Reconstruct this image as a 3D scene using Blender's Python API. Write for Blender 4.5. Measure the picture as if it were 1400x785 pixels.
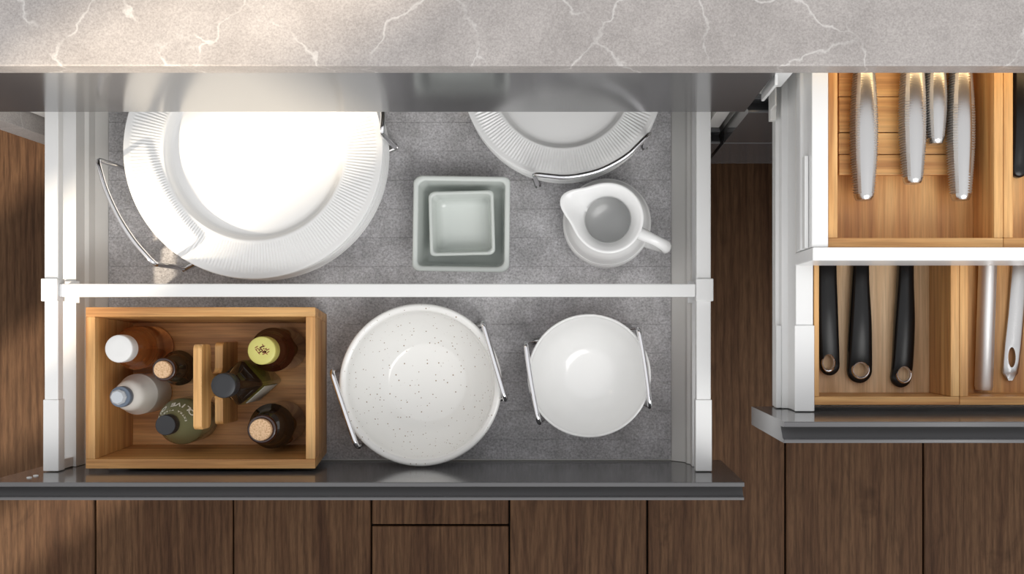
import bpy, bmesh, math, random
from mathutils import Vector, Matrix
random.seed(7)
S = bpy.context.scene
for o in list(bpy.data.objects): bpy.data.objects.remove(o)
COL = S.collection

# ------------------------------------------------------------------ camera
# camera 1.73 m above the floor looking straight down; shifted lens (foot point of the camera at pixel 790,445)
F, CX, CY, CZ = 1630.0, 790.0, 445.0, 1.73
cam_d = bpy.data.cameras.new('camera'); cam = bpy.data.objects.new('camera', cam_d); COL.objects.link(cam)
cam.location = (0, 0, CZ); cam_d.sensor_width = 36; cam_d.lens = 36*F/1400
cam_d.shift_x = (700-CX)/1400; cam_d.shift_y = (CY-392.5)/1400
cam_d.clip_start = 0.05
S.camera = cam
S.view_settings.view_transform = 'Standard'; S.view_settings.look = 'None'
S.view_settings.gamma = 1; S.view_settings.use_curve_mapping = False
S.view_settings.exposure = 0.14

# ------------------------------------------------------------------ light
W = bpy.data.worlds.new('daylight'); S.world = W; W.use_nodes = True
W.node_tree.nodes['Background'].inputs[0].default_value = (0.985, 0.985, 1.0, 1)
W.node_tree.nodes['Background'].inputs[1].default_value = 0.90
def lamp(name, kind, loc, energy, color, **kw):
    d = bpy.data.lights.new(name, kind); d.energy = energy; d.color = color
    for k, v in kw.items(): setattr(d, k, v)
    o = bpy.data.objects.new(name, d); COL.objects.link(o); o.location = loc; return o
SUN_AZ = (0.819, 0.573); SUN_EL = math.radians(35)
sun = lamp('sun', 'SUN', (-4, -3, 4), 6.2, (1.0, 0.85, 0.66), angle=math.radians(2.2))
sd = Vector((SUN_AZ[0]*math.cos(SUN_EL), SUN_AZ[1]*math.cos(SUN_EL), -math.sin(SUN_EL)))
sun.rotation_euler = sd.to_track_quat('-Z', 'Y').to_euler()
key = lamp('softbox', 'AREA', (0.75, -1.0, 2.5), 22, (1.0, 0.985, 0.96), shape='RECTANGLE', size=1.3, size_y=1.0)
key.rotation_euler = (Vector((-0.1, 0.1, 0.3))-key.location).to_track_quat('-Z', 'Y').to_euler()

# ------------------------------------------------------------------ materials
def mat(name, color, rough=0.5, metal=0.0, **kw):
    m = bpy.data.materials.new(name); m.use_nodes = True
    b = m.node_tree.nodes['Principled BSDF']
    b.inputs['Base Color'].default_value = (*color, 1); b.inputs['Roughness'].default_value = rough
    b.inputs['Metallic'].default_value = metal
    for k, v in kw.items(): b.inputs[k].default_value = v
    return m
def nodes(m): return m.node_tree.nodes, m.node_tree.links, m.node_tree.nodes['Principled BSDF']
def coords(m, scale, loc=(0,0,0), world=False, rnd=False):
    n, l, b = nodes(m)
    mp = n.new('ShaderNodeMapping'); mp.inputs['Scale'].default_value = scale; mp.inputs['Location'].default_value = loc
    if world:
        g = n.new('ShaderNodeNewGeometry'); src = g.outputs['Position']
    else:
        g = n.new('ShaderNodeTexCoord'); src = g.outputs['Object']
    if rnd:
        oi = n.new('ShaderNodeObjectInfo'); mu = n.new('ShaderNodeMath'); mu.operation = 'MULTIPLY'; mu.inputs[1].default_value = 7.0
        l.new(oi.outputs['Random'], mu.inputs[0])
        ad = n.new('ShaderNodeVectorMath'); ad.operation = 'ADD'
        l.new(src, ad.inputs[0]); l.new(mu.outputs[0], ad.inputs[1]); src = ad.outputs[0]
    l.new(src, mp.inputs['Vector']); return mp.outputs['Vector']
def noise(m, vec, scale, detail=4, rough=0.5, dist=0.0):
    n, l, b = nodes(m); t = n.new('ShaderNodeTexNoise')
    t.inputs['Scale'].default_value = scale; t.inputs['Detail'].default_value = detail
    t.inputs['Roughness'].default_value = rough; t.inputs['Distortion'].default_value = dist
    l.new(vec, t.inputs['Vector']); return t.outputs['Fac']
def ramp(m, fac, stops, interp='LINEAR'):
    n, l, b = nodes(m); r = n.new('ShaderNodeValToRGB'); r.color_ramp.interpolation = interp
    e = r.color_ramp.elements
    while len(e) < len(stops): e.new(0.5)
    for el, (p, c) in zip(e, stops):
        el.position = p; el.color = (*c, 1) if len(c) == 3 else c
    l.new(fac, r.inputs['Fac']); return r.outputs['Color']
def mix(m, a, b_, fac, mode='MIX'):
    n, l, b = nodes(m); x = n.new('ShaderNodeMix'); x.data_type = 'RGBA'; x.blend_type = mode
    for sock, v in ((6, a), (7, b_), (0, fac)):
        if hasattr(v, 'is_linked'): l.new(v, x.inputs[sock])
        elif isinstance(v, tuple): x.inputs[sock].default_value = (*v, 1)
        else: x.inputs[sock].default_value = v
    return x.outputs[2]
def bump(m, h, strength=0.2, dist=0.001):
    n, l, b = nodes(m); bp = n.new('ShaderNodeBump'); bp.inputs['Strength'].default_value = strength
    bp.inputs['Distance'].default_value = dist; l.new(h, bp.inputs['Height']); l.new(bp.outputs[0], b.inputs['Normal'])
def setcol(m, c):
    n, l, b = nodes(m); l.new(c, b.inputs['Base Color'])

def wood(name, axis, light, mid, dark, rough=0.42, strip=70, rnd=True, grain=1.0):
    m = mat(name, mid, rough)
    sc = [1, 1, 1]; sc[axis] = 0.04
    v = coords(m, tuple(sc), rnd=rnd)
    a = noise(m, v, strip, 3, 0.6)
    b = noise(m, v, 420*grain, 3, 0.6)
    c1 = ramp(m, a, [(0.34, dark), (0.5, mid), (0.66, light)])
    c2 = ramp(m, b, [(0.35, (0.62, 0.58, 0.55)), (0.6, (1, 1, 1))])
    setcol(m, mix(m, c1, c2, 0.55, 'MULTIPLY')); bump(m, b, 0.12, 0.0006)
    return m
BL, BM_, BD = (0.80, 0.48, 0.19), (0.67, 0.35, 0.12), (0.46, 0.20, 0.060)
bamboo_x = wood('bamboo_x', 0, BL, BM_, BD)
bamboo_y = wood('bamboo_y', 1, BL, BM_, BD)
bamboo_z = wood('bamboo_z', 2, BL, BM_, BD)
DL, DM, DD = (0.80, 0.43, 0.165), (0.66, 0.32, 0.108), (0.42, 0.175, 0.05)
box_x = wood('box_bamboo_x', 0, DL, DM, DD); box_y = wood('box_bamboo_y', 1, DL, DM, DD)
pale_y = wood('pale_wood_y', 1, (0.80, 0.56, 0.33), (0.70, 0.46, 0.25), (0.56, 0.34, 0.16))

m_white = mat('white_lacquer', (0.86, 0.865, 0.86), 0.3)
m_whitemetal = mat('white_powder_coat', (0.84, 0.845, 0.84), 0.28)
m_greywall = mat('pale_grey_steel', (0.83, 0.82, 0.79), 0.38)
m_carcass = mat('white_board', (0.80, 0.79, 0.76), 0.45)
m_front = mat('dark_grey_lacquer', (0.104, 0.103, 0.106), 0.14, **{'Specular IOR Level': 0.50})
m_por = mat('white_porcelain', (0.92, 0.925, 0.92), 0.16)
m_por2 = mat('white_stoneware', (0.87, 0.87, 0.86), 0.12)
m_chrome = mat('chrome', (0.78, 0.78, 0.80), 0.10, 1.0)
m_steel = mat('brushed_steel', (0.56, 0.555, 0.55), 0.26, 1.0)
m_ridge = mat('ridged_steel', (0.50, 0.49, 0.48), 0.45, 0.75)
m_blade = mat('polished_steel', (0.7, 0.7, 0.7), 0.15, 1.0)
m_black = mat('black_plastic', (0.007, 0.007, 0.0075), 0.26, **{'Specular IOR Level': 0.32})
m_tube = mat('satin_steel', (0.74, 0.73, 0.72), 0.42, 0.85)
m_blackm = mat('black_cap_plastic', (0.02, 0.021, 0.024), 0.42)
m_brown_out = mat('terracotta_outside', (0.30, 0.16, 0.10), 0.4)
m_sage = mat('sage_glaze', (0.69, 0.73, 0.70), 0.14)
m_rubber = mat('dark_grey_plastic', (0.06, 0.055, 0.05), 0.5)
m_seam = mat('dark_underlay', (0.008, 0.006, 0.005), 0.9)
m_plaster = mat('white_plaster', (0.8, 0.78, 0.75), 0.9)
# cork
m_cork = mat('cork', (0.72, 0.47, 0.27), 0.85)
v = coords(m_cork, (1, 1, 1)); setcol(m_cork, ramp(m_cork, noise(m_cork, v, 600, 3), [(0.35, (0.50, 0.29, 0.14)), (0.55, (0.76, 0.52, 0.32))]))
# speckled bowl
m_speck = mat('speckled_stoneware', (0.79, 0.785, 0.75), 0.13)
n, l, b = nodes(m_speck); vo = n.new('ShaderNodeTexVoronoi'); vo.inputs['Scale'].default_value = 290
l.new(coords(m_speck, (1, 1, 1)), vo.inputs['Vector'])
sz = n.new('ShaderNodeSeparateColor'); l.new(vo.outputs['Color'], sz.inputs[0])
mm = n.new('ShaderNodeMath'); mm.operation = 'MULTIPLY'; mm.inputs[1].default_value = 0.25; l.new(sz.outputs[0], mm.inputs[0])
m2 = n.new('ShaderNodeMath'); m2.operation = 'LESS_THAN'; l.new(vo.outputs['Distance'], m2.inputs[0]); l.new(mm.outputs[0], m2.inputs[1])
m3 = n.new('ShaderNodeMath'); m3.operation = 'GREATER_THAN'; m3.inputs[1].default_value = 0.5; l.new(sz.outputs[1], m3.inputs[0])
m4 = n.new('ShaderNodeMath'); m4.operation = 'MULTIPLY'; l.new(m2.outputs[0], m4.inputs[0]); l.new(m3.outputs[0], m4.inputs[1])
setcol(m_speck, mix(m_speck, (0.87, 0.865, 0.84), (0.33, 0.24, 0.17), m4.outputs[0]))
# felt
m_felt = mat('grey_felt', (0.3, 0.3, 0.3), 1.0)
v = coords(m_felt, (1, 1, 1)); a = noise(m_felt, v, 420, 5, 0.75); c = noise(m_felt, v, 28, 4, 0.6)
c1 = ramp(m_felt, a, [(0.30, (0.29, 0.283, 0.288)), (0.5, (0.56, 0.55, 0.56)), (0.70, (0.80, 0.79, 0.80))])
c2 = ramp(m_felt, c, [(0.35, (0.78, 0.78, 0.78)), (0.65, (1.05, 1.05, 1.06))])
setcol(m_felt, mix(m_felt, c1, c2, 1.0, 'MULTIPLY')); bump(m_felt, a, 0.6, 0.001)
# stone worktop
m_stone = mat('grey_stone', (0.45, 0.43, 0.42), 0.5)
n, l, b = nodes(m_stone)
v = coords(m_stone, (1, 1, 1), world=True)
fine = noise(m_stone, v, 620, 4, 0.65); broad = noise(m_stone, v, 18, 5, 0.6)
base = mix(m_stone, ramp(m_stone, fine, [(0.3, (0.290, 0.270, 0.259)), (0.7, (0.458, 0.428, 0.412))]),
           ramp(m_stone, broad, [(0.3, (0.80, 0.79, 0.78)), (0.7, (1.06, 1.05, 1.04))]), 1.0, 'MULTIPLY')
wb = n.new('ShaderNodeTexNoise'); wb.inputs['Scale'].default_value = 26; wb.inputs['Detail'].default_value = 6; l.new(v, wb.inputs['Vector'])
va = n.new('ShaderNodeVectorMath'); va.operation = 'SCALE'; va.inputs['Scale'].default_value = 0.045; l.new(wb.outputs['Color'], va.inputs[0])
vb = n.new('ShaderNodeVectorMath'); vb.operation = 'ADD'; l.new(v, vb.inputs[0]); l.new(va.outputs[0], vb.inputs[1])
ve = n.new('ShaderNodeTexVoronoi'); ve.feature = 'DISTANCE_TO_EDGE'; ve.inputs['Scale'].default_value = 10.5; l.new(vb.outputs[0], ve.inputs['Vector'])
line = ramp(m_stone, ve.outputs['Distance'], [(0.0, (1, 1, 1)), (0.016, (0, 0, 0))])
brk = ramp(m_stone, noise(m_stone, v, 22, 3), [(0.36, (0, 0, 0)), (0.52, (1, 1, 1))])
vf = n.new('ShaderNodeMath'); vf.operation = 'MULTIPLY'; l.new(line, vf.inputs[0]); l.new(brk, vf.inputs[1])
vg = n.new('ShaderNodeMath'); vg.operation = 'MULTIPLY'; vg.inputs[1].default_value = 0.40; l.new(vf.outputs[0], vg.inputs[0])
setcol(m_stone, mix(m_stone, base, (0.80, 0.78, 0.75), vg.outputs[0])); bump(m_stone, fine, 0.1, 0.0005)
# oak floor
m_oak = mat('smoked_oak', (0.1, 0.06, 0.04), 0.6, **{'Specular IOR Level': 0.12})
v = coords(m_oak, (1, 0.07, 1), rnd=True)
w1 = noise(m_oak, v, 26, 5, 0.6, 0.6); w2 = noise(m_oak, v, 330, 3, 0.7)
c1 = ramp(m_oak, w1, [(0.28, (0.050, 0.0235, 0.012)), (0.45, (0.082, 0.042, 0.0215)), (0.56, (0.104, 0.056, 0.029)), (0.75, (0.066, 0.033, 0.017))])
wv = n.new('ShaderNodeTexWave') if False else m_oak.node_tree.nodes.new('ShaderNodeTexWave')
wv.wave_type = 'RINGS'; wv.rings_direction = 'Z'; wv.inputs['Scale'].default_value = 9; wv.inputs['Distortion'].default_value = 5.5
wv.inputs['Detail'].default_value = 3; wv.inputs['Detail Scale'].default_value = 1.4
m_oak.node_tree.links.new(coords(m_oak, (3.2, 0.35, 1), rnd=True), wv.inputs['Vector'])
cw = ramp(m_oak, wv.outputs['Fac'], [(0.0, (0.70, 0.66, 0.63)), (0.45, (1.04, 1.04, 1.03)), (1.0, (1.06, 1.05, 1.04))])
c1 = mix(m_oak, c1, cw, 0.75, 'MULTIPLY')
c2 = ramp(m_oak, w2, [(0.35, (0.60, 0.58, 0.56)), (0.6, (1.08, 1.06, 1.05))])
vk = coords(m_oak, (1, 0.45, 1), loc=(3, 1, 0), rnd=True); k1 = noise(m_oak, vk, 14, 4, 0.6, 1.2)
c3 = ramp(m_oak, k1, [(0.60, (1, 1, 1)), (0.70, (0.55, 0.52, 0.5))])
setcol(m_oak, mix(m_oak, mix(m_oak, c1, c2, 0.8, 'MULTIPLY'), c3, 0.7, 'MULTIPLY')); bump(m_oak, w2, 0.25, 0.0008)

def glass(name, color, rough=0.03, trans=1.0, ior=1.45, dens=0):
    return mat(name, color, rough, **{'Transmission Weight': trans, 'IOR': ior})
g_amber = glass('amber_glass', (0.50, 0.17, 0.045), trans=0.75)
g_dark = mat('near_black_glass', (0.022, 0.013, 0.008), 0.05, **{'Coat Weight': 0.5})
g_brown = mat('dark_brown_glass', (0.05, 0.012, 0.006), 0.05, **{'Transmission Weight': 0.35, 'Coat Weight': 0.5})
g_frost = mat('frosted_white_glass', (0.86, 0.84, 0.79), 0.25, **{'Transmission Weight': 0.0})
g_olive = mat('olive_glass', (0.27, 0.27, 0.14), 0.12, **{'Transmission Weight': 0.2})
g_oil = mat('green_oil_glass', (0.24, 0.23, 0.04), 0.05, **{'Transmission Weight': 0.6})
m_yellow = mat('yellow_green_paper', (0.60, 0.56, 0.16), 0.35)
m_red = mat('dark_red_print', (0.22, 0.05, 0.02), 0.5)
m_letter = mat('cream_print', (0.85, 0.84, 0.74), 0.5)
m_paper = mat('pale_label_paper', (0.55, 0.53, 0.46), 0.6)
m_blue = mat('grey_blue_plastic', (0.16, 0.20, 0.26), 0.35)
m_capw = mat('white_cap_plastic', (0.82, 0.82, 0.81), 0.35)

# ------------------------------------------------------------------ helpers
def P(px, py, d):
    """a pixel of the 1400x785 photograph at distance d below the camera -> world point"""
    return Vector(((px-CX)*d/F, -(py-CY)*d/F, CZ-d))
def props(o, label=None, cat=None, group=None, kind=None):
    if label: o['label'] = label
    if cat: o['category'] = cat
    if group: o['group'] = group
    if kind: o['kind'] = kind
    return o
def root(name, loc, label, cat, group=None):
    o = bpy.data.objects.new(name, None); COL.objects.link(o); o.location = loc; o.empty_display_size = 0.02
    return props(o, label, cat, group)
def origin(p):
    v = Vector((0, 0, 0))
    while p is not None: v += p.location; p = p.parent
    return v
def obj(name, bm, m, parent=None, smooth=False, bevel=0, loc=None, segs=2, angle=35):
    """bm holds world coordinates; the object is stored relative to its parent (or loc)"""
    org = origin(parent) if parent is not None else (Vector(loc) if loc is not None else Vector((0, 0, 0)))
    bmesh.ops.translate(bm, verts=bm.verts, vec=-org)
    bmesh.ops.recalc_face_normals(bm, faces=bm.faces)
    me = bpy.data.meshes.new(name); bm.to_mesh(me); bm.free()
    if isinstance(m, (list, tuple)):
        for x in m: me.materials.append(x)
    else: me.materials.append(m)
    if smooth:
        for p in me.polygons: p.use_smooth = True
        me.set_sharp_from_angle(angle=math.radians(angle))
    o = bpy.data.objects.new(name, me); COL.objects.link(o)
    if parent is not None: o.parent = parent
    elif loc is not None: o.location = loc
    if bevel:
        bv = o.modifiers.new('bevel', 'BEVEL'); bv.width = bevel; bv.segments = segs; bv.limit_method = 'ANGLE'
        bv.harden_normals = False
    return o
def box(bm, x0, x1, y0, y1, z0, z1):
    vs = [bm.verts.new(c) for c in ((x0,y0,z0),(x1,y0,z0),(x1,y1,z0),(x0,y1,z0),(x0,y0,z1),(x1,y0,z1),(x1,y1,z1),(x0,y1,z1))]
    for f in ((0,3,2,1),(4,5,6,7),(0,1,5,4),(1,2,6,5),(2,3,7,6),(3,0,4,7)): bm.faces.new([vs[i] for i in f])
    return bm
def B(*a):
    bm = bmesh.new()
    for q in (a if isinstance(a[0], tuple) else (a,)): box(bm, *q)
    return bm
def extr(bm, prof, axis, a0, a1):
    """closed profile (list of 2D points in the other two axes) extruded along axis"""
    def mk(p, a):
        c = list(p); c.insert(axis, a); return bm.verts.new(c)
    r0 = [mk(p, a0) for p in prof]; r1 = [mk(p, a1) for p in prof]
    n = len(prof)
    for i in range(n): bm.faces.new((r0[i], r0[(i+1)%n], r1[(i+1)%n], r1[i]))
    bm.faces.new(r0); bm.faces.new(list(reversed(r1))); return bm
def loops(bm, rings, cap0=True, cap1=True):
    R = [[bm.verts.new(c) for c in r] for r in rings]
    for a, b_ in zip(R, R[1:]):
        n = len(a)
        for i in range(n): bm.faces.new((a[i], a[(i+1)%n], b_[(i+1)%n], b_[i]))
    if cap0: bm.faces.new(list(reversed(R[0])))
    if cap1: bm.faces.new(R[-1])
    return bm
def lathe(bm, prof, c, seg=64, rfun=None):
    """prof: (r, z) from the bottom centre outwards and round; r==0 ends become caps"""
    rings = []
    for (r, z) in prof:
        ring = []
        for i in range(seg):
            a = 2*math.pi*i/seg
            rr, zz = (rfun(r, z, a) if rfun else (r, z))
            ring.append((c[0]+rr*math.cos(a), c[1]+rr*math.sin(a), c[2]+zz))
        rings.append(ring)
    return loops(bm, rings)
def smoothpts(pts, n=8):
    pts = [Vector(p) for p in pts]; P0 = [2*pts[0]-pts[1]]+pts+[2*pts[-1]-pts[-2]]; out = []
    for i in range(1, len(P0)-2):
        p0, p1, p2, p3 = P0[i-1:i+3]
        for k in range(n):
            t = k/n
            out.append(0.5*((2*p1)+(-p0+p2)*t+(2*p0-5*p1+4*p2-p3)*t*t+(-p0+3*p1-3*p2+p3)*t**3))
    out.append(pts[-1]); return out
def tube(bm, pts, r, seg=12, rad=None, flat=1.0):
    pts = [Vector(p) for p in pts]; rings = []
    up = Vector((0.03, 0.02, 1)).normalized()
    t0 = (pts[1]-pts[0]).normalized()
    nrm = (up - up.dot(t0)*t0)
    if nrm.length < 0.2: nrm = Vector((1, 0, 0)) - t0.x*t0
    nrm.normalize()
    for i, p in enumerate(pts):
        t = (pts[min(i+1, len(pts)-1)] - pts[max(i-1, 0)]).normalized()
        nrm = (nrm - nrm.dot(t)*t).normalized(); bn = t.cross(nrm)
        rr = rad[i] if rad else r
        rings.append([p + rr*(math.cos(2*math.pi*k/seg)*nrm*flat + math.sin(2*math.pi*k/seg)*bn) for k in range(seg)])
    return loops(bm, rings)
def rounded_path(corners, r, n=6):
    """polyline with rounded corners"""
    c = [Vector(p) for p in corners]; out = [c[0]]
    for i in range(1, len(c)-1):
        a = (c[i-1]-c[i]).normalized(); b_ = (c[i+1]-c[i]).normalized()
        for k in range(n+1):
            t = k/n; p0, p1, p2 = c[i]+a*r, c[i], c[i]+b_*r
            out.append((1-t)**2*p0+2*t*(1-t)*p1+t*t*p2)
    out.append(c[-1]); return out
def copy_part(o, parent=None, loc=None):
    c = o.copy(); COL.objects.link(c); c.parent = parent
    if loc is not None: c.location = loc
    for ch in list(o.children): copy_part(ch, c)
    return c
def rsq(h, z, c, rr, n=6, rot=0.0, wob=0.0):
    """rounded square outline of half-size h"""
    out = []
    for q, (sx, sy) in enumerate(((1, 1), (-1, 1), (-1, -1), (1, -1))):
        for k in range(n+1):
            a = math.pi/2*(q + k/n)
            x = sx*(h-rr)+rr*math.cos(a); y = sy*(h-rr)+rr*math.sin(a)
            s = 1 + wob*math.sin(2.1*a+0.4)
            x *= s; y *= s
            out.append((c[0]+x*math.cos(rot)-y*math.sin(rot), c[1]+x*math.sin(rot)+y*math.cos(rot), c[2]+z))
    return out

# ------------------------------------------------------------------ key heights and planes (metres)
YF = 0.224            # outer face of the closed drawer fronts
TF = 0.019            # thickness of a front
ZT = 0.680            # top of the cabinets
Z1, Z2 = 0.480, 0.268 # lower edges of the first and second row of fronts
XL, XR, XR0, XR1 = -0.626, 0.175, 0.1795, 0.970

# ------------------------------------------------------------------ floor
floor = obj('floor', B(-1.75, 1.6, -1.3, 0.95, -0.03, -0.0155), m_seam); props(floor, kind='structure')
PW = 0.2003; x_first = -0.7005 - 5*PW
ci = 0
for c in range(16):
    xa = x_first + c*PW
    if xa > 1.5: break
    j = -0.2898 if c == 7 else (-0.55 - 0.12*(c % 3) if c % 2 else -0.47)
    j2 = 0.62 + 0.07*(c % 4)
    for (ya, yb) in ((-1.3, j), (j, j2), (j2, 0.95)):
        w = PW - 0.0026; h = yb-ya-0.0026
        bm = B(xa+0.0013, xa+0.0013+w, ya+0.0013, ya+0.0013+h, -0.015, random.choice((0, -0.0004, 0.0003)))
        pl = obj('plank', bm, m_oak, floor, bevel=0.0012, segs=1)
        ci += 1

# ------------------------------------------------------------------ unseen left wall, its window openings placed and sized to shape the sun patches
WX = -1.62
def c2y(c): return c + WX*0.70
opens = sorted([(c2y(0.345), c2y(0.560), 0.55, 2.30), (c2y(0.71), c2y(0.95), 0.50, 1.05), (c2y(0.165), c2y(0.315), 0.40, 1.05)])
wl = bmesh.new(); ycur = -3.0
for (a, b2, z0, z1) in opens:
    box(wl, WX-0.06, WX, ycur, a, 0, 2.8)
    box(wl, WX-0.06, WX, a, b2, 0, z0); box(wl, WX-0.06, WX, a, b2, z1, 2.8); ycur = b2
box(wl, WX-0.06, WX, ycur, 1.0, 0, 2.8)
props(obj('wall_left', wl, m_plaster), kind='structure')
for i, (a, b2, z0, z1) in enumerate(opens):
    fw = 0.012
    w = obj('window_%d' % (i+1), B((WX-0.05, WX-0.02, a, a+fw, z0, z1), (WX-0.05, WX-0.02, b2-fw, b2, z0, z1),
            (WX-0.05, WX-0.02, a+fw, b2-fw, z0, z0+fw), (WX-0.05, WX-0.02, a+fw, b2-fw, z1-fw, z1)), m_white)
    props(w, kind='structure')

# ------------------------------------------------------------------ worktop
wt = root('worktop', (0.1, 0.22, ZT+0.003), 'grey veined stone worktop across the top of the picture, sunlit on its left', 'worktop')
obj('slab', B(-0.90, 1.30, 0.2215, 0.85, 0.6835, 0.712), m_stone, wt, bevel=0.0012)
obj('end_panel', B(-0.660, -0.6285, 0.2235, 0.85, 0.0, 0.6834), m_stone, wt, bevel=0.0008)

# ------------------------------------------------------------------ cabinets
def front_prof(y0, z0, z1, zs=1.0):
    """section of a drawer front with its grip groove along the top edge; y0 = outer face, the back is y0+TF"""
    t = TF
    pts = [(y0, z0), (y0+t, z0), (y0+t, z1-0.0006), (y0+t-0.0006, z1), (y0+t-0.0042, z1)]
    n = 8
    pts.append((y0+t-0.0048, z1-0.0008))
    for k in range(0, n+1):   # deep concave groove, deepest behind the back lip
        a = math.pi*0.5*k/n
        pts.append((y0+t-0.0054-0.0100*(1-math.cos(a)), z1-0.0180+0.0105*math.sin(a)**1.6*(k/n)))
    pts += [(y0+0.0034, z1-0.0024), (y0+0.0026, z1-0.0016), (y0+0.0008, z1-0.0016), (y0, z1-0.0024)]
    return pts
def make_front(name, x0, x1, y0, z0, z1, parent, label=None):
    o = obj(name, extr(bmesh.new(), front_prof(y0, z0, z1), 0, x0, x1), m_front, parent, smooth=True, angle=30)
    if label: o['label'] = label
    return o
def carcass(parent, x0, x1):
    y0, y1 = YF+TF+0.0005, 0.80
    obj('side_panel', B(x0, x0+0.016, y0, y1, 0.08, ZT), m_carcass, parent, bevel=0.0005)
    obj('side_panel', B(x1-0.016, x1, y0, y1, 0.08, ZT), m_carcass, parent, bevel=0.0005)
    obj('bottom_panel', B(x0+0.016, x1-0.016, y0, y1, 0.08, 0.096), m_carcass, parent)
    obj('back_panel', B(x0+0.016, x1-0.016, y1-0.01, y1, 0.096, ZT), m_carcass, parent)
    obj('plinth', B(x0, x1, y0+0.05, y0+0.066, 0.0, 0.08), m_front, parent)

cabL = root('base_cabinet', ((XL+XR)/2, 0.5, 0), 'wide dark grey base cabinet on the left with its deep middle drawer pulled out', 'cabinet')
carcass(cabL, XL+0.001, XR-0.001)
make_front('drawer_front', XL, XR, YF, Z1, ZT-0.002, cabL)
make_front('drawer_front', XL, XR, YF, 0.08, Z2-0.003, cabL)

# ---- the big open drawer
FI = -0.165                               # inner face of its front
drw = obj('drawer', B((-0.587, 0.135, FI+0.0005, 0.372, 0.2700, 0.2765), (-0.587, 0.135, 0.372, 0.386, 0.2700, 0.345)), m_greywall, cabL)
drw['label'] = 'pulled out drawer lined with grey felt'
make_front('drawer_front', XL, XR, FI-TF, Z2, Z1-0.003, drw)
ZR = CZ-1.342                             # top of the upper rail 0.388
ZW = CZ-1.39                              # top of the low side wall 0.34
for s, xo, xi, foot in ((-1, -0.6005, -0.5850, -0.5712), (1, 0.1498, 0.1334, 0.1140)):
    q = -s
    prof = [(xo, 0.2705), (xo, ZW), (xi, ZW), (xi, ZW-0.024), (xi+q*0.0035, ZW-0.028), (xi+q*0.0045, 0.2960), (foot, 0.2790), (foot, 0.2768), (xi+q*0.002, 0.2768), (xi+q*0.002, 0.2705)]
    bm = bmesh.new(); extr(bm, prof, 1, FI+0.0005, 0.371)
    bmesh.ops.recalc_face_normals(bm, faces=bm.faces)
    o = obj('side_wall', bm, [m_greywall, m_whitemetal], drw, smooth=True, angle=25)
    for p in o.data.polygons:
        if p.normal.z > 0.9 and p.center.z + origin(cabL).z > ZW-0.002: p.material_index = 1
    lo, hi = min(xo, xi), max(xo, xi)
    obj('rail', B(lo, hi, FI+0.081, 0.371, ZR-0.014, ZR), m_whitemetal, drw, bevel=0.0012)
    obj('rail_sleeve', B(lo-0.001, hi+0.001, FI+0.0008, FI+0.0815, ZR-0.0155, ZR+0.0014), m_whitemetal, drw, bevel=0.001)
    obj('front_fixing', B(lo+0.003, hi-0.003, FI+0.001, FI+0.012, ZW+0.0002, ZR-0.0157), m_whitemetal, drw, bevel=0.0006)
    k = lo-0.0025 if s < 0 else hi+0.0025
    a, b2 = (lo-0.0025, hi+0.0006) if s < 0 else (lo-0.0006, hi+0.0025)
    obj('rail_bracket', B(a, b2, 0.0272, 0.0527, ZR-0.017, ZR+0.0035), m_whitemetal, drw, bevel=0.001)
    a, b2 = (lo+0.0005, hi+0.0055) if s < 0 else (lo-0.0055, hi-0.0005)
    obj('wall_clip', B((a, b2, 0.0262, 0.0515, ZW+0.0002, ZW+0.0035), (lo+0.004, hi-0.004, 0.034, 0.046, ZW+0.0036, ZR-0.0172)), m_whitemetal, drw, bevel=0.0006)
obj('cross_rail', B(-0.5842, 0.1326, 0.0321, 0.0469, ZR-0.0135, ZR-0.0002), m_whitemetal, drw, bevel=0.0012)
bm = bmesh.new()
for (x, y) in ((40, 653.5), (49, 651)):
    d = FI*-F/(y-CY); p = P(x, y, d)
    rings = [[(p.x+r*math.cos(a*math.pi/5), FI-0.0002+dy, p.z+r*math.sin(a*math.pi/5)) for a in range(10)] for r, dy in ((0.0028, 0), (0.0028, 0.0012), (0.0012, 0.0016))]
    loops(bm, rings)
obj('screw_cover', bm, m_whitemetal, drw, smooth=True)

# ---- felt mat
mt = bmesh.new(); x0, x1 = -0.5705, 0.1133; ys = [FI+0.0025]; seams = []
yy = 0.177+0.0351*5
while yy > FI+0.004:
    if yy < 0.368: seams.append(yy)
    yy -= 0.0351
pts = [(0.370, 0.2802)]
for s_ in seams: pts += [(s_+0.0006, 0.2802), (s_+0.0002, 0.2794), (s_-0.0002, 0.2794), (s_-0.0006, 0.2802)]
pts += [(FI+0.0025, 0.2802), (FI+0.0025, 0.2771), (0.370, 0.2771)]
extr(mt, pts, 0, x0, x1)
mato = obj('felt_mat', mt, m_felt, None, loc=(-0.23, 0.1, 0.2771))
props(mato, 'mottled grey felt mat with stitched lines on the bottom of the wide drawer', 'mat')
ZM = 0.2804

# ------------------------------------------------------------------ right cabinet
cabR = root('base_cabinet', ((XR0+XR1)/2, 0.5, 0), 'dark grey base cabinet on the right with cutlery drawers pulled out', 'cabinet')
carcass(cabR, XR0+0.001, XR1-0.001)
make_front('drawer_front', XR0, XR1, YF, Z2, Z1-0.003, cabR)
make_front('drawer_front', XR0, XR1, YF, 0.08, Z2-0.003, cabR)
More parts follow.
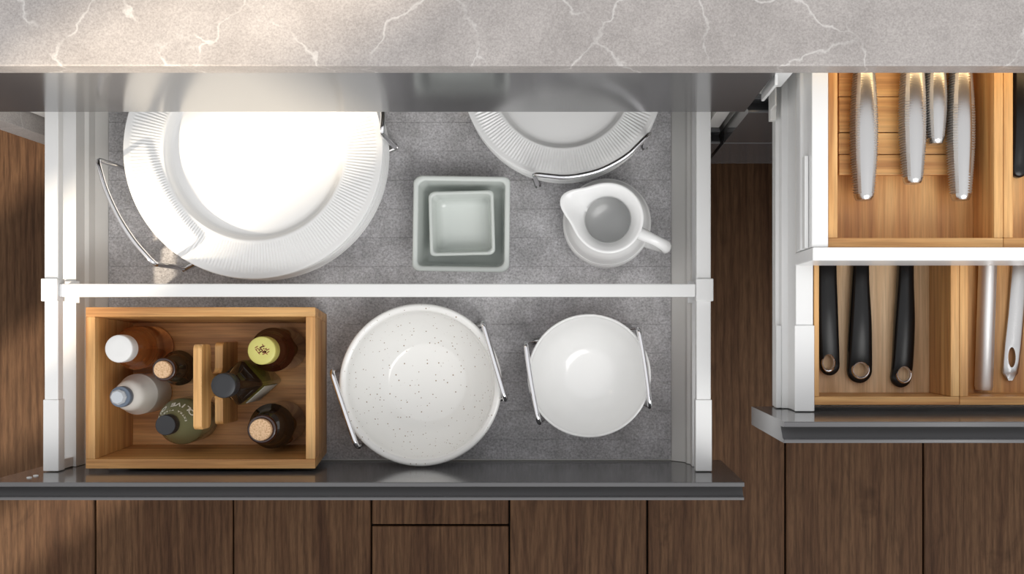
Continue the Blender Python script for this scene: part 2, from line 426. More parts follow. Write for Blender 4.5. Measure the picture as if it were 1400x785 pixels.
# runner of the drawer fixed to the carcass side
rn = bmesh.new(); box(rn, XR0+0.0172, 0.2030, 0.2100, 0.60, 0.500, 0.512); box(rn, XR0+0.0172, 0.1985, 0.2200, 0.60, 0.512, 0.540)
obj('runner', rn, m_greywall, cabR, bevel=0.0006)
br = bmesh.new(); box(br, 0.1800, 0.1960, 0.2300, 0.2425, 0.5800, 0.6500); box(br, 0.1800, 0.1830, 0.2200, 0.2300, 0.560, 0.640)
obj('damper', br, m_whitemetal, cabR, bevel=0.0006)
FR = -0.0850
od = obj('drawer', B((0.2140, 0.9340, FR+0.0005, 0.40, 0.4785, 0.4835), (0.2140, 0.9340, 0.40, 0.412, 0.4785, 0.555)), m_greywall, cabR)
od['label'] = 'top drawer of kitchen utensils'
make_front('drawer_front', XR0+0.0025, XR1, FR-TF, Z1, ZT-0.002, od)
for s, xo, xi, fo in ((-1, 0.2139, 0.2309, 0.2040), (1, 0.9360, 0.9190, 0.9480)):
    prof = [(fo, 0.4790), (fo, 0.4990), (fo-s*0.0035, 0.5010), (fo-s*0.0035, 0.5150), (xo-s*0.000, 0.5170), (xo, 0.5600), (xi, 0.5600), (xi, 0.4790)]
    obj('side_wall', extr(bmesh.new(), prof, 1, FR+0.0005, 0.40), m_whitemetal, od, bevel=0.0006, segs=1)
    a, b2 = min(xo, xi), max(xo, xi)
    obj('rail_sleeve', B(a-0.0015, b2+0.0008, FR+0.0008, 0.0, 0.5602, 0.5625), m_whitemetal, od, bevel=0.0006)
    g, h = (fo-0.0018, fo+0.0035) if s < 0 else (fo-0.0035, fo+0.0018)
    obj('side_cover', B(g, h, FR+0.0008, 0.0, 0.5012, 0.5155), m_whitemetal, od, bevel=0.0006)
# inner drawer
idr = obj('inner_drawer', B((0.2110, 0.9370, 0.0704, 0.40, 0.5715, 0.5765), (0.2110, 0.9370, 0.40, 0.412, 0.5715, 0.645)), m_greywall, cabR)
idr['label'] = 'shallow white inner drawer above the utensil drawer'
obj('drawer_front', B(0.2108, 0.9372, 0.0582, 0.0702, 0.5700, 0.6600), m_white, idr, bevel=0.0012)
for s, xo, xi in ((-1, 0.2110, 0.2258), (1, 0.9370, 0.9222)):
    prof = [(xo, 0.5767), (xo, 0.6000), (xo+s*0.003, 0.6012), (xo+s*0.003, 0.6140), (xo, 0.6152), (xo, 0.6550), (xi, 0.6550), (xi, 0.5767)]
    obj('side_wall', extr(bmesh.new(), prof, 1, 0.0706, 0.3995), m_whitemetal, idr, bevel=0.0006, segs=1)
    obj('side_cover', B(xo+s*0.0022-0.0018, xo+s*0.0022+0.0018, 0.0706, 0.155, 0.6300, 0.6420), m_whitemetal, idr, bevel=0.0004, segs=1)
# warm strip lamp under the worktop, above the knives
ls = root('led_strip', (0.40, 0.262, 0.6800), 'slim warm light strip under the worktop above the knife tray', 'lamp')
m_led = mat('led_diffuser', (1, 0.9, 0.7), 0.5); bb = m_led.node_tree.nodes['Principled BSDF']
bb.inputs['Emission Color'].default_value = (1.0, 0.70, 0.36, 1); bb.inputs['Emission Strength'].default_value = 6.0
obj('housing', B(0.20, 0.62, 0.252, 0.272, 0.6780, 0.6834), m_steel, ls, bevel=0.0004)
obj('diffuser', B(0.205, 0.615, 0.254, 0.270, 0.6762, 0.6779), m_led, ls)

# ------------------------------------------------------------------ bamboo trays
def tray(label, x0, x1, y0, y1, z0, z1, tw, pale=False, tw2=None, twl=None):
    t = root('bamboo_tray', ((x0+x1)/2, (y0+y1)/2, z0), label, 'tray')
    tw2 = tw2 or tw; twl = twl or tw
    obj('tray_base', B(x0+twl+0.0001, x1-tw2-0.0001, y0+tw+0.0001, y1-tw-0.0001, z0, z0+0.005), pale_y if pale else bamboo_y, t)
    obj('tray_wall', B(x0, x0+twl, y0+tw+0.0001, y1-tw-0.0001, z0, z1), bamboo_y, t, bevel=0.0006)
    obj('tray_wall', B(x1-tw2, x1, y0+tw+0.0001, y1-tw-0.0001, z0, z1), bamboo_y, t, bevel=0.0006)
    obj('tray_wall', B(x0, x1, y0, y0+tw, z0, z1), bamboo_x, t, bevel=0.0006)
    obj('tray_wall', B(x0, x1, y1-tw, y1, z0, z1), bamboo_x, t, bevel=0.0006)
    return t
tk = tray('bamboo tray holding four steel-handled knives, in the upper right drawer', 0.2290, 0.3890, 0.0715, 0.395, 0.5770, 0.6400, 0.0085)
tray('bamboo tray at the right edge holding a black handle, beside the knife tray', 0.3894, 0.5600, 0.0715, 0.395, 0.5770, 0.6400, 0.0085)
tray('bamboo tray with pale base holding three black-handled utensils', 0.2318, 0.3745, -0.0782, 0.39, 0.4838, 0.5600, 0.0082, True, 0.0086, 0.0050)
tray('bamboo tray with steel tools in the lower right corner drawer, right of the black-handled utensils', 0.3749, 0.5500, -0.0782, 0.39, 0.4838, 0.5600, 0.0082)
# knife rest: slats in the knife tray
kb = root('knife_rest', (0.31, 0.20, 0.5821), 'slatted bamboo knife rest under the steel knife handles', 'knife rest')
ye = 0.1430
obj('rest_base', B(0.2480, 0.3720, ye+0.001, 0.340, 0.5822, 0.5900), bamboo_x, kb)
for i, wd in enumerate((0.0199, 0.0208, 0.0340, 0.0340, 0.0340, 0.0340)):
    if ye+wd > 0.342: break
    obj('slat', B(0.2480, 0.3720, ye, ye+wd-0.0008, 0.5901, 0.5985-(0.0012 if i % 2 else 0)), bamboo_x, kb, bevel=0.0006)
    ye += wd

# ---- knives
def make_knife(px, yend, yprofile_len, wmul, label, zt=0.0):
    d = 1.112; xc = (px-CX)*d/F; z0 = 0.6000
    k = root('knife', (xc, yend, z0), label, 'knife', )
    L = yprofile_len; bm = bmesh.new(); rings = []
    ribs = int(L/0.0024); n = ribs*4
    for i in range(n+1):
        t = i/n; y = yend + 0.0015 + L*t
        u = min(1, t*1.02)
        wfun = (0.0066 + 0.0040*math.sin(math.pi*min(1, (0.05+u*0.9)))**1.1)*wmul
        hh = (0.0100 + 0.0022*math.sin(math.pi*u))*(0.8+0.2*wmul)
        end = min(1, (i+1.5)/7)**0.5 if i < 6 else 1
        wfun *= (0.72+0.28*end); hh2 = hh*(0.8+0.2*end)
        rib = 0.0008*(1 if (i % 4) < 2 else -1)
        if t < 0.04: rib = 0
        w = wfun; ring = []
        sec = [(-0.62, 1.0, 0), (-0.95, 0.78, 0.2), (-1.12, 0.35, 1), (-1.12, -0.45, 1), (-0.8, -0.95, 0.2), (0, -1, 0), (0.8, -0.95, 0.2), (1.12, -0.45, 1), (1.12, 0.35, 1), (0.95, 0.78, 0.2), (0.62, 1.0, 0), (0.25, 1.07, 0), (-0.25, 1.07, 0)]
        for (sx, sz, rb) in sec:
            ring.append((xc + sx*w + (rib*rb if sx > 0 else -rib*rb), y, z0 + 0.0128 + sz*hh2))
        rings.append(ring)
    loops(bm, rings)
    ho = obj('handle', bm, [m_steel, m_ridge], k, smooth=True, angle=28)
    for p in ho.data.polygons:
        if abs(p.normal.z) < 0.8 and abs(p.normal.y) < 0.97 and p.center.y > 0.007: p.material_index = 1
    bl = bmesh.new(); ya = yend+L+0.0016
    rings = []
    for t in (0, 0.08, 0.5, 0.85, 1.0):
        y = ya + (0.375-ya)*t; top = 0.010*(1-max(0, t-0.5)*1.6)*wmul
        rings.append([(xc-0.0009, y, z0+0.0128+0.4*top), (xc+0.0009, y, z0+0.0128+0.4*top), (xc+0.0002, y, z0+0.0128-0.9*top), (xc-0.0002, y, z0+0.0128-0.9*top)])
    loops(bl, rings)
    obj('blade', bl, m_blade, k)
    return k
make_knife(1183, 0.1158, 0.135, 1.0, 'large steel-handled knife nearest the white drawer side, leftmost on the rest')
make_knife(1250, 0.1314, 0.130, 0.98, 'steel-handled knife second from the left, ending a little shorter than its outer neighbours')
make_knife(1281, 0.1682, 0.085, 0.80, 'small short steel-handled knife between two larger ones')
make_knife(1316, 0.1158, 0.135, 1.0, 'large steel-handled knife on the right of the small short one')

# ---- handles with hanging holes
def cut(o, cutters):
    """bake boolean holes into the mesh, remove the cutters"""
    tmp = []
    for bm in cutters:
        c = obj('cutter', bm, m_black); tmp.append(c)
        md = o.modifiers.new('b', 'BOOLEAN'); md.operation = 'DIFFERENCE'; md.object = c; md.solver = 'EXACT'
    bpy.context.view_layer.update()
    dg = bpy.context.evaluated_depsgraph_get()
    me = bpy.data.meshes.new_from_object(o.evaluated_get(dg)); o.modifiers.clear(); old = o.data; o.data = me
    for p in me.polygons: p.use_smooth = True
    me.set_sharp_from_angle(angle=math.radians(38))
    for c in tmp: bpy.data.objects.remove(c)
def cyl(c, r, z0, z1, n=40, ry=None):
    ry = ry or r
    return loops(bmesh.new(), [[(c[0]+r*math.cos(2*math.pi*i/n), c[1]+ry*math.sin(2*math.pi*i/n), z) for i in range(n)] for z in (z0, z1)])
def strip_body(path, z0, n_end=8):
    """path: (x, y, halfwidth, thickness) rows; end cap rounded at the first row"""
    rings = []; sec = []
    for k in range(16):
        a = 2*math.pi*k/16; ca, sa = math.cos(a), math.sin(a)
        sec.append((math.copysign(abs(ca)**0.62, ca), math.copysign(abs(sa)**0.62, sa)))
    x, y, hw, th = path[0]
    for i in range(n_end):
        a = math.pi/2*(i+0.35)/n_end
        rings.append([(x+sx*hw*math.sin(a), y+hw*(1-math.cos(a))-hw, z0+th/2+sz*th/2*(0.55+0.45*math.sin(a))) for sx, sz in sec])
    for x, y, hw, th in path:
        rings.append([(x+sx*hw, y, z0+th/2+sz*th/2) for sx, sz in sec])
    # first set must come with y decreasing towards the tip
    tip = []
    x, y, hw, th = path[0]
    for i in range(n_end):
        a = math.pi/2*(i+0.35)/n_end
        tip.append([(x+sx*hw*math.sin(a), y-hw*math.cos(a), z0+th/2+sz*th/2*(0.55+0.45*math.sin(a))) for sx, sz in sec])
    return loops(bmesh.new(), tip+rings[n_end:])
def dense(path, n=6):
    p = smoothpts([(a, b2, c) for a, b2, c, t in path], n); t = smoothpts([(x[3], 0, 0) for x in path], n)
    return [(q.x, q.y, q.z, w.x) for q, w in zip(p, t)]
ZB = 0.4890
def utensil(cps, hole, hr, hrx, label, head):
    d = 1.225; s = d/F
    path = [((px-CX)*s, -(py-CY)*s, hw*s, th) for (px, py, hw, th) in cps]
    r = root('utensil', (path[0][0], path[0][1], ZB), label, 'utensil')
    h = obj('handle', strip_body(dense(path), ZB+0.0004), m_black, r, smooth=True)
    hx, hy = (hole[0]-CX)*s, -(hole[1]-CY)*s
    # holes keep the 3D position: the handle frame is the object's local frame
    org = origin(h)
    bmc = cyl((hx-org.x, hy-org.y), hrx*s, -0.01, 0.05, 40, hr*s)
    # the cutter must sit in world space, so shift back
    bmesh.ops.translate(bmc, verts=bmc.verts, vec=Vector((org.x, org.y, ZB)))
    bpy.context.view_layer.update(); cut(h, [bmc])
    th = path[0][3]; rg = []
    for (rr, z) in ((0.93, th*0.98), (1.14, th*0.99), (1.17, th*1.05), (1.06, th*1.12), (0.90, th*1.06), (0.84, th*0.9), (0.84, 0.0012), (0.95, 0.0012)):
        rg.append([(hx+hrx*s*rr*math.cos(2*math.pi*i/40), hy+hr*s*rr*math.sin(2*math.pi*i/40), ZB+z) for i in range(40)])
    rg.append(rg[0]); obj('ring', loops(bmesh.new(), rg, False, False), m_chrome, r, smooth=True, angle=60)
    xe, ye = path[-1][0], path[-1][1]
    obj('shaft', tube(bmesh.new(), [(xe, ye-0.004, ZB+0.0075), (xe, ye+0.05, ZB+0.0075), (xe, 0.215, ZB+0.009)], 0.0028), m_steel, r, smooth=True)
    w, fl = head
    rings = []
    for t in (0, 0.15, 0.5, 0.9, 1):
        y = 0.210+0.12*t; hw = w*(0.35+0.65*min(1, t*3))*(0.85 if t == 1 else 1); z = ZB+0.008-fl*math.sin(math.pi*t)*0.5
        rings.append([(xe-hw, y, z), (xe-hw*0.5, y, z-fl*0.4), (xe+hw*0.5, y, z-fl*0.4), (xe+hw, y, z), (xe+hw*0.5, y, z-fl*0.4+0.0015), (xe-hw*0.5, y, z-fl*0.4+0.0015)])
    obj('head', loops(bmesh.new(), rings), m_black, r, smooth=True)
    return r
utensil([(1137, 500, 14, 0.0095), (1135, 480, 15, 0.012), (1132, 430, 15.5, 0.016), (1131, 390, 15, 0.016), (1131, 350, 14, 0.015), (1129, 290, 11, 0.013)],
        (1134.5, 496), 11.5, 8.5, 'black utensil handle with oval hanging hole, next to the white drawer side', (0.0075, 0.004))
utensil([(1178, 507, 17.5, 0.0100), (1178, 485, 17, 0.013), (1178, 440, 15.5, 0.0165), (1178, 390, 12.5, 0.0165), (1179, 350, 11, 0.015), (1180, 290, 10, 0.013)],
        (1178.5, 506), 11, 11, 'widest black utensil handle with round steel-rimmed hole, middle of the three', (0.014, 0.003))
utensil([(1235, 516, 14.5, 0.0100), (1237, 495, 14.5, 0.013), (1239, 440, 14, 0.016), (1240, 390, 11.5, 0.016), (1241, 350, 10.5, 0.015), (1242, 290, 10, 0.013)],
        (1238, 512), 11, 9.5, 'slim black utensil handle reaching furthest down, right of the three', (0.014, 0.004))
# steel rolling handle
sh = root('utensil', (0.4194, -0.069, ZB), 'brushed steel tube-handled tool in the tray beside the steel peeler', 'utensil')
pa, pb = Vector((0.4190, -0.0668, ZB+0.0098)), Vector((0.4262, 0.150, ZB+0.0098))
obj('handle', tube(bmesh.new(), [pa, pa+(pb-pa)*0.02, pb], 0.0092, 32, rad=[0.0082, 0.0092, 0.0092]), m_tube, sh, smooth=True)
obj('head', tube(bmesh.new(), [pb+Vector((0, 0.0005, 0)), pb+Vector((0, 0.02, 0)), pb+Vector((0.002, 0.16, 0))], 0.004, 16, rad=[0.0075, 0.004, 0.010], flat=0.6), m_blade, sh, smooth=True)
# peeler
s = 1.225/F
pr = root('peeler', (0.4400, -0.045, ZB), 'flat pale steel peeler with slotted pointed end at the right edge', 'peeler')
pth = [(1386, 521, 3.5), (1386.5, 511, 10.5), (1388.5, 495, 11), (1391, 470, 11.5), (1395, 430, 11), (1399, 380, 11), (1402, 330, 10), (1404, 280, 8)]
rings = [[((px-hw-CX)*s, -(py-CY)*s, ZB+0.001), ((px-hw-CX)*s, -(py-CY)*s, ZB+0.0055), ((px-hw*0.75-CX)*s, -(py-CY)*s, ZB+0.0068), ((px+hw*0.75-CX)*s, -(py-CY)*s, ZB+0.0068), ((px+hw-CX)*s, -(py-CY)*s, ZB+0.0055), ((px+hw-CX)*s, -(py-CY)*s, ZB+0.001)] for px, py, hw in pth]
ph = obj('handle', loops(bmesh.new(), rings), m_steel, pr)
bmc = cyl(((1388-CX)*s, -(489-CY)*s), 5.2*s, ZB-0.01, ZB+0.03, 32, 14*s)
bpy.context.view_layer.update(); cut(ph, [bmc])
bl = bmesh.new(); xe = (1404-CX)*s; box(bl, xe-0.012, xe+0.012, 0.125, 0.150, ZB+0.001, ZB+0.0035)
obj('blade', bl, m_blade, pr, bevel=0.0006)
# black handle in the upper tray at the edge
bh = root('knife', (0.4225, 0.145, 0.5822), 'black-handled knife at the right edge of the upper drawer', 'knife')
obj('handle', strip_body(dense([(0.4215, 0.1500, 0.0088, 0.012), (0.4220, 0.18, 0.0092, 0.016), (0.4225, 0.22, 0.009, 0.016), (0.4225, 0.27, 0.008, 0.014)]), 0.5824), m_black, bh, smooth=True)
bl = bmesh.new(); box(bl, 0.4215, 0.4235, 0.2702, 0.375, 0.5822, 0.600); obj('blade', bl, m_blade, bh)

# ------------------------------------------------------------------ plates and their holders
def plate_mesh(R, ribs):
    r1, r0 = 0.70*R, 0.633*R
    prof = [(0.0001, 0.0012), (r0*0.85, 0.0012), (r0*0.90, 0.0), (r0*0.97, 0.0), (r0*1.0, 0.0024), (r1*0.99, 0.0118), (0.80*R, 0.0148), (0.98*R, 0.0182), (R, 0.0192), (1.003*R, 0.0202), (0.998*R, 0.0211), (0.985*R, 0.0211),
            (0.965*R, 0.0200), (0.948*R, 0.0198), (0.940*R, 0.0196), (0.88*R, 0.0188), (0.80*R, 0.0176), (0.735*R, 0.0167), (0.725*R, 0.0165), (0.710*R, 0.0166), (r1, 0.0160), (r1*0.985, 0.0140), (r0*1.045, 0.0062), (r0*1.01, 0.0045), (r0*0.96, 0.0040), (r0*0.5, 0.0036), (0.0001, 0.0036)]
    def rf(r, z, a):
        if 0.730*R < r < 0.945*R and z > 0.0163:
            return r, z + 0.00045*(1 if math.sin(ribs*a+math.pi/4) > 0 else -1)
        return r, z
    return lathe(bmesh.new(), prof, (0, 0, 0), ribs*4, rf)
def plate_stack(c, R, ribs, n, pitch, label_top, label_rest, group):
    z = ZM
    first = None
    for i in range(n):
        nm = 'plate'
        if first is None:
            first = obj(nm, plate_mesh(R, ribs), m_por, None, smooth=True, angle=50); o = first
        else: o = copy_part(first)
        o.location = (c[0]+random.uniform(-.0006, .0006), c[1]+random.uniform(-.0006, .0006), z+i*pitch)
        o.rotation_euler[2] = random.uniform(0, 6)
        props(o, label_top if i == n-1 else label_rest, 'plate', group)
cb = P(346, 204, 1.38); cs = P(769.5, 105.4, 1.38)
plate_stack(cb, 0.150, 220, 7, 0.0082, 'large white dinner plate with ribbed rim, sunlit, topmost of the left stack', 'large white ribbed dinner plate lying under the topmost one in the left stack', 'dinner plates stacked in the left holder')
plate_stack(cs, 0.1165, 176, 7, 0.0082, 'smaller white side plate with ribbed rim, topmost of the stack behind the jug', 'smaller white ribbed side plate lying under the topmost one behind the jug', 'side plates stacked behind the jug')

def holder(c, label, arms, ztop, rod=0.0029, inset=0.006):
    """wire holder: a flat bar under the plates and bent rod arms; arms = ((x,y),(x,y),bulge)"""
    r = root('plate_holder', (c[0], c[1], ZM), label, 'plate holder')
    for (A, Bp, bulge) in arms:
        A = Vector((*A, 0)); Bp = Vector((*Bp, 0)); mid = (A+Bp)/2
        out = (mid-Vector((c[0], c[1], 0))).normalized()
        zt, zf = ztop, ZM+rod+0.0002
        top = [A+Vector((0, 0, zt))]
        for t in (0.15, 0.3, 0.5, 0.7, 0.85): top.append(A.lerp(Bp, t)+out*bulge*4*t*(1-t)+Vector((0, 0, zt)))
        top.append(Bp+Vector((0, 0, zt)))
        top = smoothpts(top, 4)
        ina, inb = -out*0.008, -out*0.008
        A0 = A+Vector((0, 0, zf))-out*inset; B0 = Bp+Vector((0, 0, zf))-out*inset
        cen = Vector((c[0], c[1], zf))
        path = [A0-out*0.010, A0] + top + [B0, B0-out*0.010]
        # round only the top corners
        full = rounded_path([A0, top[0], top[4]], 0.0085, 7)[:-1] + top[5:-5] + rounded_path([top[-5], top[-1], B0], 0.0085, 7)[1:]
        obj('arm', tube(bmesh.new(), full, rod, 12), m_chrome, r, smooth=True)
        for q in (A0, B0):
            e = q - (Vector((out.x, out.y, 0)))*0.014
            obj('foot', tube(bmesh.new(), [q+Vector((out.x, out.y, 0))*0.003, q, e], rod*1.25, 10, flat=0.72), m_steel, r, smooth=True)
    return r
def pt(px, py, d): v = P(px, py, d); return (v.x, v.y)
# large plates: arms stand clear of the plate edge
holder(cb, 'chrome wire holder around the stack of large dinner plates', [
    (pt(133, 218, 1.345), pt(211, 361, 1.345), 0.010), ((cb.x+0.1545, cb.y+0.012), (cb.x+0.125, cb.y+0.0935), 0.013)], CZ-1.345, inset=0)
def ang(c, R, a): return (c.x+R*math.cos(math.radians(a)), c.y+R*math.sin(math.radians(a)))
holder(cs, 'chrome wire holder around the smaller plates behind the jug', [
    (ang(cs, 0.1215, -105), ang(cs, 0.1215, -36), 0.0205), (ang(cs, 0.1215, 75), ang(cs, 0.1215, 144), 0.0205)], CZ-1.34, inset=0)

# ------------------------------------------------------------------ round bowls
bc = P(574.5, 526.5, 1.375); H = CZ-1.375-ZM
R = 112*1.375/F - 0.0003
prof = [(0.0001, 0.002), (0.040, 0.002), (0.043, 0), (0.047, 0), (0.050, 0.003), (0.066, 0.014), (0.080, 0.034), (0.0885, 0.055), (R-0.001, H-0.007), (R, H-0.0035), (R-0.001, H-0.001), (R-0.0035, H), (R-0.0065, H-0.0012), (R-0.0085, H-0.004), (0.0820, 0.052), (0.0730, 0.034), (0.0610, 0.0190), (0.0500, 0.0115), (0.0440, 0.0092), (0.030, 0.0075), (0.0001, 0.007)]
def dprof(p, n=3):
    q = smoothpts([(a, b2, 0) for a, b2 in p], n); return [(max(0.0001, v.x), v.y) for v in q]
o = obj('bowl', lathe(bmesh.new(), dprof(prof), (bc.x, bc.y, ZM), 96), m_speck, None, smooth=True, loc=(bc.x, bc.y, ZM), angle=70)
props(o, 'large off-white speckled bowl with thick rim at the drawer front', 'bowl')
holder(bc, 'chrome wire holder around the large speckled bowl', [
    (pt(453, 508, 1.36), pt(488, 612, 1.36), 0.0), (pt(660, 441, 1.36), pt(691, 547, 1.36), 0.0)], CZ-1.36)
bc2 = P(805.5, 514, 1.37); H = CZ-1.37-ZM; R = 84.5*1.37/F
prof = [(0.0001, 0.002), (0.028, 0.002), (0.030, 0), (0.033, 0), (0.035, 0.003), (0.050, 0.018), (0.0610, 0.040), (R-0.0018, H-0.010), (R-0.0002, H-0.002)]
prof_in = [(R-0.0002, H-0.002), (R, H-0.0009), (R-0.0010, H), (R-0.0024, H-0.0009), (R-0.0045, H-0.012), (0.0570, 0.038), (0.0460, 0.0200), (0.0330, 0.0095), (0.018, 0.0065), (0.0001, 0.006)]
bowl2 = obj('bowl', lathe(bmesh.new(), dprof(prof_in), (bc2.x, bc2.y, ZM), 96), m_por2, None, smooth=True, loc=(bc2.x, bc2.y, ZM), angle=70)
# outside shell in brown: same object, second material
bm = bmesh.new(); lathe(bm, dprof(prof), (0, 0, 0), 96)
nb = bmesh.new(); nb.from_mesh(bowl2.data); k0 = len(nb.faces)
tmp = bpy.data.meshes.new('t'); 
for f in list(bm.faces):
    if len(f.verts) > 4 and f.calc_center_median().z > 0.03: bm.faces.remove(f)
bm.to_mesh(tmp); bm.free(); nb.from_mesh(tmp)
nb.faces.ensure_lookup_table()
for f in nb.faces[k0:]: f.material_index = 1; f.smooth = True
for f in [f for f in nb.faces[:k0] if len(f.verts) > 4 and f.calc_center_median().z > 0.03]: nb.faces.remove(f)
bmesh.ops.remove_doubles(nb, verts=nb.verts, dist=1e-6)
bmesh.ops.recalc_face_normals(nb, faces=nb.faces)
nb.to_mesh(bowl2.data); nb.free(); bowl2.data.materials.append(m_brown_out)
props(bowl2, 'plain glossy white bowl with brown outside, right of the speckled bowl', 'bowl')
holder(bc2, 'chrome wire holder around the plain white bowl', [
    (pt(718.5, 469, 1.36), pt(737, 579, 1.36), 0.0012), (pt(873, 449, 1.36), pt(889, 557, 1.36), 0.0012)], CZ-1.36)

# ------------------------------------------------------------------ square bowls
def sq_bowl(c, half, H, bot, th, rr, label, rot, z0):
    rings = []
    for (h, z, r_) in ((bot*0.6, 0.0005, rr*0.7), (bot*0.93, 0, rr*0.8), (bot, 0.003, rr*0.9), ((bot+half)/2, H*0.5, rr), (half-0.0012, H-0.006, rr), (half, H-0.002, rr), (half-0.0006, H-0.0006, rr), (half-0.002, H, rr), (half-th+0.0015, H, rr*0.9), (half-th+0.0004, H-0.0008, rr*0.88), (half-th, H-0.0025, rr*0.85),
                         ((bot+half)/2-th, H*0.5, rr*0.8), (bot-th+0.001, 0.009, rr*0.8), (bot-th-0.0015, 0.006, rr*0.75), (bot-th-0.005, 0.0045, rr*0.6), (bot*0.5, 0.004, rr*0.3)):
        rings.append(rsq(h, z, (c.x, c.y, z0), max(r_, 0.001), 6, rot, 0.010))
    o = obj('square_bowl', loops(bmesh.new(), rings), m_sage, None, smooth=True, loc=(c.x, c.y, z0), angle=60)
    return props(o, label, 'bowl')
sc_ = P(630.5, 306, 1.395)
sq_bowl(sc_, 0.0565, CZ-1.395-ZM, 0.0500, 0.0062, 0.0090, 'large pale grey-green square dish under the smaller one', -0.015, ZM)
sc2 = P(631, 305, 1.40)
sq_bowl(sc2, 0.0383, 0.043, 0.0335, 0.0042, 0.0065, 'small pale grey-green square dish nested inside the larger one', 0.025, ZM+0.0049)

# ------------------------------------------------------------------ jug
jc = P(830, 304, 1.40)
jp = [(0.0001, 0.001), (0.040, 0.001), (0.043, 0), (0.046, 0.002), (0.0492, 0.008)]
z = 0.010; k = 0
while z < 0.056:
    rr = 0.0515 - 0.0000*(k) - 0.9*max(0, z-0.042)**1.3
    jp += [(rr-0.0005, z), (rr+0.0006, z+0.0018), (rr+0.0006, z+0.0040), (rr-0.0005, z+0.0056)]; z += 0.0062; k += 1
jp += [(0.0480, 0.0615), (0.0452, 0.0675), (0.0448, 0.0690), (0.0405, 0.0755), (0.0345, 0.0830), (0.0315, 0.0885), (0.0330, 0.0940), (0.0372, 0.1005), (0.0395, 0.1035), (0.0398, 0.1050), (0.0388, 0.1058), (0.0365, 0.1050), (0.0310, 0.0980), (0.0272, 0.0915), (0.0258, 0.0860), (0.0285, 0.0805), (0.0370, 0.0730), (0.0450, 0.0600), (0.0475, 0.0450), (0.0470, 0.0150), (0.0420, 0.0065), (0.0001, 0.0055)]
A0 = math.radians(157)
def jr(r, z, a):
    if z > 0.088:
        t = min(1, (z-0.088)/0.0165); c_ = max(0, math.cos(a-A0))
        r *= 1 + t*(0.40*c_**14 + 0.06*c_**3); z += 0.0015*t*c_**10
    return r, z
jug = root('jug', (jc.x, jc.y, ZM), 'white stoneware jug with ribbed body, pouring lip and side handle', 'jug')
jo = obj('body', lathe(bmesh.new(), jp, (jc.x, jc.y, ZM), 120, jr), m_por, jug, smooth=True, angle=60)
a = math.radians(-25); ux, uy = math.cos(a), math.sin(a)
hp = [(0.0385, 0.097), (0.052, 0.1000), (0.066, 0.0965), (0.0735, 0.083), (0.0725, 0.062), (0.062, 0.043), (0.0505, 0.035)]
hp3 = smoothpts([(jc.x+r*ux, jc.y+r*uy, ZM+z) for r, z in hp], 6)
obj('handle', tube(bmesh.new(), hp3, 0.0062, 16, rad=[0.0062+0.0012*math.cos(i/len(hp3)*6.28)**2 for i in range(len(hp3))], flat=0.8), m_por, jug, smooth=True)

# ------------------------------------------------------------------ bottle box
bx0, bx1 = (117-CX)*1.34/F, (431-CX)*1.34/F; by0, by1 = -(641-CY)*1.34/F, -(420-CY)*1.34/F
zb0, zb1 = ZM, CZ-1.34; tw = 0.0106
bb_ = root('bamboo_box', ((bx0+bx1)/2, (by0+by1)/2, ZM), 'rectangular bamboo box of oil and vinegar bottles with a central grip', 'box')
TL, TR, TFR, TBK = 0.0040, 0.0100, 0.0060, 0.0070      # the walls lean in towards the base
def hexa(bot, top, z0, z1):
    bm = bmesh.new(); return loops(bm, [[(*p, z0) for p in bot], [(*p, z1) for p in top]])
ox0, ox1, oy0, oy1 = bx0+TL, bx1-TR, by0+TFR, by1-TBK
obj('box_base', B(ox0+tw, ox1-tw, oy0+tw, oy1-tw, zb0+0.0005, zb0+0.0060), box_x, bb_)
obj('box_wall', hexa([(ox0, oy0+tw), (ox0+tw, oy0+tw), (ox0+tw, oy1-tw), (ox0, oy1-tw)], [(bx0, by0+tw), (bx0+tw, by0+tw), (bx0+tw, by1-tw), (bx0, by1-tw)], zb0, zb1), bamboo_y, bb_, bevel=0.0007)
obj('box_wall', hexa([(ox1-tw, oy0+tw), (ox1, oy0+tw), (ox1, oy1-tw), (ox1-tw, oy1-tw)], [(bx1-tw, by0+tw), (bx1, by0+tw), (bx1, by1-tw), (bx1-tw, by1-tw)], zb0, zb1), bamboo_y, bb_, bevel=0.0007)
obj('box_wall', hexa([(ox0, oy0), (ox1, oy0), (ox1, oy0+tw), (ox0, oy0+tw)], [(bx0, by0), (bx1, by0), (bx1, by0+tw), (bx0, by0+tw)], zb0, zb1), bamboo_x, bb_, bevel=0.0007)
obj('box_wall', hexa([(ox0, oy1-tw), (ox1, oy1-tw), (ox1, oy1), (ox0, oy1)], [(bx0, by1-tw), (bx1, by1-tw), (bx1, by1), (bx0, by1)], zb0, zb1), bamboo_x, bb_, bevel=0.0007)
